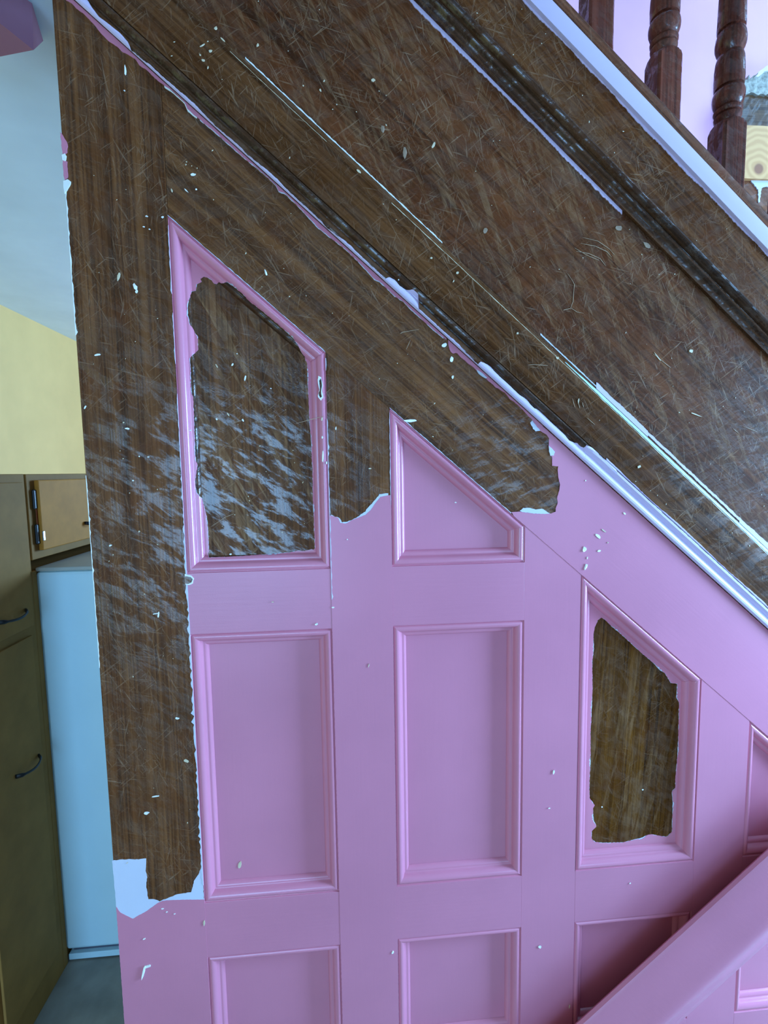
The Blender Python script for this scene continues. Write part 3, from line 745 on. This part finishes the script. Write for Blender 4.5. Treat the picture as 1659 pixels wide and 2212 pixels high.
# paint remnants along the mouldings
fl = lambda tab: (lambda X: interp(tab, X))
railp = [(1.30, 0.0), (1.40, 0.0)]
strip_film('paint_film', railp, -.472, .206, lambda X: min(interp(FIL_LO, X), 1.3868), lambda X: 1.3882, 'pink_r', rail, .0010, .0026, .0005, 0)
strip_film('paint_film', railp, .2095, .405, lambda X: min(interp(FIL_LO, X), 1.3868), lambda X: 1.3882, 'pink_r', rail, .0010, .0026, .0006, 0)
strip_film('undercoat_film', railp, -.31, -.255, lambda X: min(interp(FIL_LO, X), 1.3868) - .0022, lambda X: 1.386, 'flake', rail, .0006, .0026, .0004, 0)
strip_film('undercoat_film', railp, -.25, .20, lambda X: min(interp(FIL_LO, X), 1.3868) - .0009, lambda X: 1.386, 'primer', rail, .0006, .0026, .0006, 0)
lowedge = lambda X: 1.3886
strip_film('undercoat_film', PB, -.49, -.3593, lowedge, lambda X: interp(BEAD_HI, X) if X > -.4313 else 1.4029, 'lav', bead1, .0008, .0022, 0, .0002)
strip_film('paint_film', PB, -.36, 1.0, lowedge, lambda X: 1.3912 + .0012 * math.sin(X * 40) + .0008 * math.sin(X * 91), 'lav', bead1, .0006, .0026, 0, .0005)
strip_film('undercoat_film', PB, BEAD_HI2[0][0], BEAD_HI2[-1][0], lowedge, fl(BEAD_HI2), 'lav', bead1, .0010, .0016, 0, .0002)
strip_film('undercoat_film', PB, BEAD_HI3[0][0], BEAD_HI3[-1][0], lowedge, fl(BEAD_HI3), 'lav', bead1, .0010, .0018, 0, .0002)
strip_film('undercoat_film', PB, BEAD_HI3[-1][0] - .002, XB - .002, lowedge, lambda X: 1.4203, 'lav', bead1, .0010, .005, 0, .0001)
strip_film('undercoat_film', PF, BEAD_HI3[-1][0] - .02, XB - .002, lambda X: 1.4222, lambda X: 1.4240 + .0012 * math.sin(X * 37), 'lav', fascia1, .0008, .004, 0, .0006)
# step between the two string boards
strip_film('undercoat_film', PF, .45, XB - .002, lambda X: 1.5092 + max(0, (.52 - X)) * .05, lambda X: 1.5178 - max(0, (.52 - X)) * .06, 'lav_lit', fascia1, .0006, .004, .0005, .0003)
strip_film('undercoat_film', PS, -.165, .20, lambda X: 1.5222, lambda X: 1.5242, 'flake', string, .0007, .0026, .0003, .0006)
strip_film('undercoat_film', PS, .40, .52, lambda X: 1.5228, lambda X: 1.5250, 'primer', string, .0007, .0026, .0003, .0005)
strip_film('undercoat_film', PS, .52, .635, lambda X: 1.5205, lambda X: 1.5300, 'lav', string, .0009, .0026, .0002, .0008)
strip_film('undercoat_film', PS, .635, .85, lambda X: 1.5235, lambda X: 1.5285, 'lav', string, .0009, .0026, .0005, .0007)
strip_film('undercoat_film', PS, .85, XB - .002, lambda X: 1.5205, lambda X: 1.5295, 'lav', string, .0009, .0030, .0002, .0009)
strip_film('undercoat_film', PF, -.19, -.02, lambda X: 1.5070, lambda X: 1.5076, 'flake_y', fascia1, .0004, .004, .0003, .0003)
strip_film('undercoat_film', PF, .10, XB - .002, lambda X: 1.5066, lambda X: 1.5074, 'flake_y', fascia1, .0004, .004, .0004, .0003)
# pale line under the upper moulding
strip_film('undercoat_film', PS, -.48, .5655, lambda X: 1.8088 + .0012 * math.sin(X * 23), lambda X: 1.8147, 'lav', string, .0014, .0022, .0010, 0)
# torn lower edge of the pale cap moulding
strip_film('undercoat_film', PT, -.48, XB - .002, lambda X: 1.9565 + .0014 * math.sin(X * 17) + .0010 * math.sin(X * 61), lambda X: 1.9615, 'lav', fascia2, .0010, .0024, .0009, 0)

# treads and risers behind the string
for i in range(12):
    zt = 2.45 - .19 * i; xt = (1.80 - zt * CS) / SN
    if zt < FLOOR + .1: break
    box('tread', xt - .235, xt, .045, .995, zt - .03, zt, 'wood_cap', st)
    box('riser', xt - .022, xt - .002, .045, .995, max(FLOOR, zt - .19), zt - .03, 'wood_cap', st)

# balusters
BW = .0262
def baluster(cx, ztop_block):
    """square foot with a rounded shoulder, then rings, vase, ring and tapered shaft"""
    cy = .0562
    zb = (2.030 - (cx + BW) * SN) / CS - .02
    v, f = [], []
    SEG = 32
    def ring(z, r, sq):
        """sq: 1 = square section of half width r, 0 = circle"""
        s = len(v)
        for k in range(SEG):
            a = 2 * math.pi * (k + .5) / SEG
            c, s_ = math.cos(a), math.sin(a)
            m = max(abs(c), abs(s_))
            rr = r / m if sq else r
            v.append((cx + rr * c, cy + rr * s_, z))
        return s
    def sq_clip(z, r):
        """square clipped by a cone of radius r: the scooped shoulder"""
        s = len(v)
        for k in range(SEG):
            a = 2 * math.pi * (k + .5) / SEG
            c, s_ = math.cos(a), math.sin(a)
            m = max(abs(c), abs(s_))
            rr = min(BW / m, r)
            v.append((cx + rr * c, cy + rr * s_, z))
        return s
    Z = ztop_block
    rows = [ring(zb, BW, True), ring(Z - .020, BW, True)]
    for dz, r in ((-.018, .0372), (-.013, .0352), (-.008, .0325), (-.004, .0295), (-.001, .0262), (0, .0225)): rows.append(sq_clip(Z + dz, r))
    prof = [(.002, .0215), (.006, .0228), (.010, .0250), (.0140, .0254), (.0160, .0236), (.0168, .0204), (.0180, .0204), (.0195, .0240), (.0230, .0262), (.0268, .0264), (.0288, .0244), (.0296, .0206), (.0312, .0206),
            (.0330, .0235), (.0380, .0268), (.0450, .0290), (.0530, .0298), (.0600, .0290), (.0640, .0274), (.0662, .0250), (.0668, .0218), (.0698, .0214), (.0704, .0266), (.0740, .0274),
            (.0900, .0278), (.1100, .0272), (.1250, .0258), (.1330, .0236), (.1360, .0215), (.1385, .0222), (.1430, .0250), (.1520, .0278), (.1620, .0282), (.1720, .0268), (.1775, .0250),
            (.1785, .0212), (.1830, .0208), (.1838, .0252), (.1880, .0258), (.2600, .0240), (.4200, .0205), (.5000, .0190), (.5060, .0225), (.5160, .0240), (.5260, .0225), (.5300, .0190), (.5360, .0230), (.5420, .0255)]
    for dz, r in prof: rows.append(ring(Z + dz, r, False))
    ze = (2.80 - cx * SN) / CS
    rows += [ring(Z + .545, BW, True), ring(max(ze, Z + .6), BW, True)]
    for a, b in zip(rows, rows[1:]):
        for k in range(SEG):
            k2 = (k + 1) % SEG
            f.append((a + k, a + k2, b + k2, b + k))
    f.append(tuple(range(rows[0] + SEG - 1, rows[0] - 1, -1))); f.append(tuple(range(rows[-1], rows[-1] + SEG)))
    o = mesh_obj('baluster', v, f, 'wood_bal', st)
    for p in o.data.polygons: p.use_smooth = True
    o.data.set_sharp_from_angle(angle=R(32))
    return o
for k in (-2, -1, 0, 1, 2):
    cx = .8235 + .1470 * k
    baluster(cx, 2.118 - .1470 * k * SN / CS)
PH = [(2.785, .050), (2.790, .026), (2.800, .022), (2.815, .026), (2.825, .034), (2.832, .056), (2.825, .078), (2.815, .086), (2.800, .090), (2.790, .086), (2.785, .062)]
vv, ff = [], []
for X in (XA, XB):
    for nn, y in PH:
        a = xz(X, nn); vv.append((a[0], y, a[1]))
kk = len(PH)
ff = [(i, (i + 1) % kk, (i + 1) % kk + kk, i + kk) for i in range(kk)] + [tuple(range(kk)), tuple(range(2 * kk - 1, kk - 1, -1))]
mesh_obj('handrail', vv, ff, 'wood_bal', st)

# ------------------------------------------------------------------ sloping rail across the lower right panels
lr = empty('sloping_rail', (.7, -.05, FLOOR))
tag(lr, 'thick pink painted rail sloping up to the right across the lowest panels', 'rail')
def up_xz(X, m): return (X, (m + X * SN) / CS)
prof = [(-.280, .003), (-.215, -.030), (-.170, -.050), (-.1645, -.056), (-.1665, -.0630), (-.1730, -.0670), (-.210, -.079), (-.240, -.0905), (-.250, -.0940), (-.258, -.0942), (-.268, -.0910),
        (-.300, -.074), (-.335, -.054), (-.345, -.050), (-.352, -.049), (-.365, -.040), (-.378, -.030), (-.400, -.012), (-.418, .003)]
v, f = [], []
for X in (.25, 1.10):
    for m_, y in prof:
        a = up_xz(X, m_); v.append((a[0], y, a[1]))
k = len(prof)
f = [(i, (i + 1) % k, (i + 1) % k + k, i + k) for i in range(k)] + [tuple(range(k)), tuple(range(2 * k - 1, k - 1, -1))]
o = mesh_obj('rail_moulding', v, f, 'pink_r', lr)
for p in o.data.polygons: p.use_smooth = True
o.data.set_sharp_from_angle(angle=R(40))

# ------------------------------------------------------------------ kitchen seen past the panelling
KX = -.894
fr = empty('fridge', (-.6, .78, FLOOR))
tag(fr, 'white fridge standing behind the panelling at the left', 'fridge')
FT = 1.1345
box('cabinet', -.905, -.300, .535, 1.08, FLOOR + .02, FT - .012, 'fridge', fr, .008)
box('top', -.906, -.300, .487, 1.08, FT - .012, FT, 'fridgetop', fr, .003)
box('door', -.9065, -.300, .485, .530, FLOOR + .040, FT - .0125, 'fridge', fr, .010)
box('gasket', -.888, -.308, .528, .537, FLOOR + .045, FT - .02, 'gasket', fr)
box('kick_plate', -.900, -.304, .487, .52, FLOOR + .004, FLOOR + .024, 'fridge', fr, .002)
box('gap', -.890, -.306, .500, .53, FLOOR + .022, FLOOR + .042, 'gasket', fr)

def pull(parent, y0, y1, z0, z1, x, name='handle'):
    """bent wrought iron bow handle with two leaf ends"""
    v, f = [], []
    n, s = 12, 6
    for i in range(n + 1):
        t = i / n
        y = y0 + (y1 - y0) * t; z = z0 + (z1 - z0) * t - .006 * math.sin(math.pi * t)
        xx = x + .003 + .020 * math.sin(math.pi * t) ** .6
        r = .0065 if t < .12 or t > .88 else .0036
        for k in range(s):
            a = 2 * math.pi * k / s
            v.append((xx + r * .7 * math.cos(a), y, z + r * math.sin(a)))
    for i in range(n):
        for k in range(s):
            f.append((i * s + k, i * s + (k + 1) % s, (i + 1) * s + (k + 1) % s, (i + 1) * s + k))
    f += [tuple(range(s)), tuple(range(n * s + s - 1, n * s - 1, -1))]
    return mesh_obj(name, v, f, 'black', parent, True)

tc = empty('tall_cupboard', (-1.2, .2, FLOOR))
tag(tc, 'tall honey coloured wooden cupboard with black pulls at the left edge', 'cupboard')
def plate(name, y0, y1, z0, z1, x0, x1, mat, parent, bevel=.002):
    v = [(x, y, z) for x in (x0, x1) for y, z in ((y0, z0), (y1, z0), (y1, z1), (y0, z1))]
    return mesh_obj(name, v, [(0, 1, 2, 3), (7, 6, 5, 4), (0, 4, 5, 1), (1, 5, 6, 2), (2, 6, 7, 3), (3, 7, 4, 0)], mat, parent, False, bevel)
plate('carcass', .20, .462, FLOOR, 1.407, -1.45, KX - .006, 'cupb', tc)
d1 = plate('door', .215, .444, .978, 1.384, KX - .005, KX + .002, 'cupb', tc)
pull(d1, .300, .408, 1.031, 1.031, KX + .002)
d2 = plate('door', .215, .432, FLOOR + .09, .952, KX - .005, KX + .002, 'cupb', tc)
pull(d2, .318, .412, .606, .606, KX + .002)

wc = empty('fridge_cupboard', (-1.2, .8, FLOOR))
tag(wc, 'honey coloured cupboard with one small hinged door beside the fridge top', 'cupboard')
plate('side_unit', .462, 1.25, FLOOR, 1.128, -1.45, -.9115, 'cupb', wc)
plate('side_filler', .462, .484, FLOOR, 1.128, -.93, KX - .006, 'cupb', wc)
plate('recess_back', .462, 1.25, 1.128, 1.160, -1.45, -1.40, 'cupb', wc)
plate('recess_end', 1.235, 1.25, 1.128, 1.160, -1.40, -.9115, 'cupb', wc)
plate('carcass', .466, 1.25, 1.1600, 1.4065, -1.45, KX - .004, 'cupb', wc)
d3 = plate('door', .496, .800, 1.184, 1.3885, KX - .003, KX + .010, 'cupb_door', wc, .003)
pull(d3, .722, .790, 1.2392, 1.2392, KX + .010)
for z0, z1 in ((1.305, 1.362), (1.203, 1.262)):
    h = plate('hinge', .482, .498, z0, z1, KX - .003, KX + .004, 'black', d3, .004)
plate('hinge_pin', .489, .496, 1.205, 1.320, KX, KX + .003, 'copper', d3, .001)
plate('hinge_plate', .497, .506, 1.212, 1.240, KX + .009, KX + .0125, 'chrome', d3, .001)

# lamp shade whose lower corner shows at the top left
lp = empty('ceiling_lamp', (-.75, .21, 2.29))
tag(lp, 'mauve faceted lamp shade under the ceiling in the top left corner', 'lamp')
pts = [(-.6426, .20, 2.3074), (-.6385, .20, 2.3990), (-.7157, .10, 2.3284), (-.7100, .10, 2.3990), (-.8383, .26, 2.3160), (-.8300, .30, 2.3990), (-.6700, .29, 2.3990), (-.9000, .18, 2.3990), (-.9000, .19, 2.3300)]
bm = bmesh.new()
for p in pts: bm.verts.new(p)
bmesh.ops.convex_hull(bm, input=bm.verts)
me = bpy.data.meshes.new('shade'); bm.to_mesh(me); bm.free()
link('shade', me, 'lamp', lp)
cx_, cy_ = -.75, .21
box('stem', cx_ - .006, cx_ + .006, cy_ - .006, cy_ + .006, 2.399, CEIL, 'brass', lp)

# ------------------------------------------------------------------ opened-up floor edge behind the right-hand baluster
def rough_prism(name, poly, y0, y1, mat, lab, cat, amp=.004, step=.012):
    p = jag(poly, step, amp)
    cx = sum(q[0] for q in p) / len(p); cz = sum(q[1] for q in p) / len(p)
    e = empty(name, (cx, (y0 + y1) / 2, min(q[1] for q in p)))
    tag(e, lab, cat)
    return e, p
def ext(poly, dx=.74):
    mx = max(p[0] for p in poly)
    return [(x + (dx if x > mx - .06 else 0), z) for x, z in poly]
e, p = rough_prism('plaster_edge', ext(RUB['plaster']), .90, .998, 'plaster', 'broken grey plaster edge with torn white skin beside the right-hand baluster', 'plaster', .005, .010)
prism('rubble', p, .915, .998, 'plaster', e)
prism('torn_skin', jag(ext(RUB['white']), .01, .003), .905, .93, 'plaster_w', e)
e, p = rough_prism('old_joist', ext(RUB['timber']), .90, .998, 'timber', 'old dark brown timber under the broken plaster', 'timber', .001, .03)
prism('beam', p, .925, .998, 'timber', e)
kn = (1.668, 2.572)
pm = pine_mat(*kn)
e, p = rough_prism('pine_block', ext(RUB['pine']), .90, .998, 'timber', 'raw pale pine block with a knot right of the last baluster', 'wood block', .0006, .04)
prism('block', p, .915, .998, pm, e)
e, p = rough_prism('painted_board', ext(RUB['skirt']), .90, .998, 'timber', 'pinkish brown board with white paint drips below the pine block', 'board', .0006, .04)
prism('board', p, .93, .998, 'wood_cap', e)
prism('paint_drip', jag([(1.640, 2.540), (2.52, 2.540), (2.52, 2.515), (1.705, 2.512), (1.694, 2.505), (1.690, 2.455), (1.684, 2.450), (1.680, 2.500), (1.660, 2.520)], .006, .0015), .926, .932, 'primer', e)

# ------------------------------------------------------------------ paint flakes and scratches left by the scraper
def on_surface(x, z):
    n_ = x * SN + z * CS
    if n_ > 1.861: return -.0, st, .0010
    if n_ > 1.8145: return 0, st, -.018
    if n_ > 1.521: return 0, st, .0056
    if n_ > 1.4215: return 0, st, -.0060
    if n_ > NB: return 0, st, -.012
    # panels
    for poly, kind in PAN:
        a, b = poly[0][0], poly[1][0]
        if a + .03 < x < b - .03 and inside(poly, (x, z)): return 0, pan, FIELD
    return 0, pan, -.0010
def flake(x, z, w, h, ang, mat):
    _, parent, y = on_surface(x, z)
    ca, sa = math.cos(R(ang)), math.sin(R(ang))
    if h > w: w, h = h, w; 
    elif ang == 0: pass
    n = 8
    pts = []
    for k in range(n):
        a = 2 * math.pi * k / n
        r = random.uniform(.65, 1.12)
        u, vv_ = w / 2 * math.cos(a) * r, h / 2 * math.sin(a) * r
        pts.append((x + u * ca - vv_ * sa, z + u * sa + vv_ * ca))
    tilt = random.uniform(.1, .35)
    front = [(px, y - .0006 - tilt * abs(px - x + pz - z) * .5, pz) for px, pz in pts]
    back = [(px, y + .0002, pz) for px, pz in pts]
    f = [tuple(range(n)), tuple(range(2 * n - 1, n - 1, -1))] + [(i, i + n, (i + 1) % n + n, (i + 1) % n) for i in range(n)]
    return mesh_obj('paint_flake', front + back, f, mat, parent)
for i, (x, z, w, h, a) in enumerate(FLAKES):
    big = w * h
    n_ = x * SN + z * CS
    mt = 'flake'
    if n_ > 1.53 and big > .00009: mt = 'flake_g'
    elif i % 5 == 2: mt = 'flake_y'
    elif n_ > 1.42: mt = 'flake_y'
    flake(x, z, max(w, .0022), max(h, .0022), a, mt)
# tiny crumbs, far too many to tell apart
def crumbs(name, parent, count, pick, mat):
    v, f = [], []
    for _ in range(count):
        x, z = pick()
        _, _, y = on_surface(x, z)
        s = random.uniform(.0005, .0013); a = random.uniform(0, 6.28); el = random.uniform(.5, 2.2)
        b = len(v)
        for k in range(4):
            t = a + k * math.pi / 2
            rr = s * (el if k % 2 == 0 else 1)
            v.append((x + rr * math.cos(t), y - .0004, z + rr * math.sin(t)))
        v.append((x, y - .0004 - s * .5, z))
        f += [(b, b + 1, b + 4), (b + 1, b + 2, b + 4), (b + 2, b + 3, b + 4), (b + 3, b, b + 4)]
    o = mesh_obj(name, v, f, mat, parent)
    o['kind'] = 'stuff'
    return o
def pick_string():
    X = random.uniform(-.3, 1.2)
    return xz(X, random.choice((random.uniform(1.43, 1.50), random.uniform(1.54, 1.80), random.uniform(1.54, 1.80), random.uniform(1.87, 1.95))))
def pick_pan():
    r = random.random()
    if r < .4: return (random.uniform(-.48, -.33), random.uniform(.6, 1.95))
    if r < .7:
        X = random.uniform(-.3, .35); return xz(X, random.uniform(1.22, 1.37))
    return (random.uniform(-.26, -.07), random.uniform(1.26, 1.6))
crumbs('paint_crumbs', st, 170, pick_string, 'flake_y')
crumbs('paint_crumbs', pan, 90, pick_pan, 'flake_y')
def scratch(pts, w=.0009):
    _, parent, y = on_surface(*pts[len(pts) // 2])
    P = []
    for a, b in zip(pts, pts[1:]):
        for k in range(4):
            t = k / 4; P.append((a[0] + (b[0] - a[0]) * t, a[1] + (b[1] - a[1]) * t))
    P.append(pts[-1])
    L, Rr = [], []
    for i, p_ in enumerate(P):
        q = P[min(i + 1, len(P) - 1)]; o_ = P[max(i - 1, 0)]
        d = Vector((q[0] - o_[0], q[1] - o_[1])); d.normalize()
        ww = w * (.25 + .75 * math.sin(math.pi * (i + .3) / len(P))) * random.uniform(.5, 1) / 1.4
        L.append((p_[0] - d.y * ww, p_[1] + d.x * ww)); Rr.append((p_[0] + d.y * ww, p_[1] - d.x * ww))
    prism('scratch', L + Rr[::-1], y - .0004, y + .0002, 'scratch', parent)
for s_ in SCR: scratch(s_)
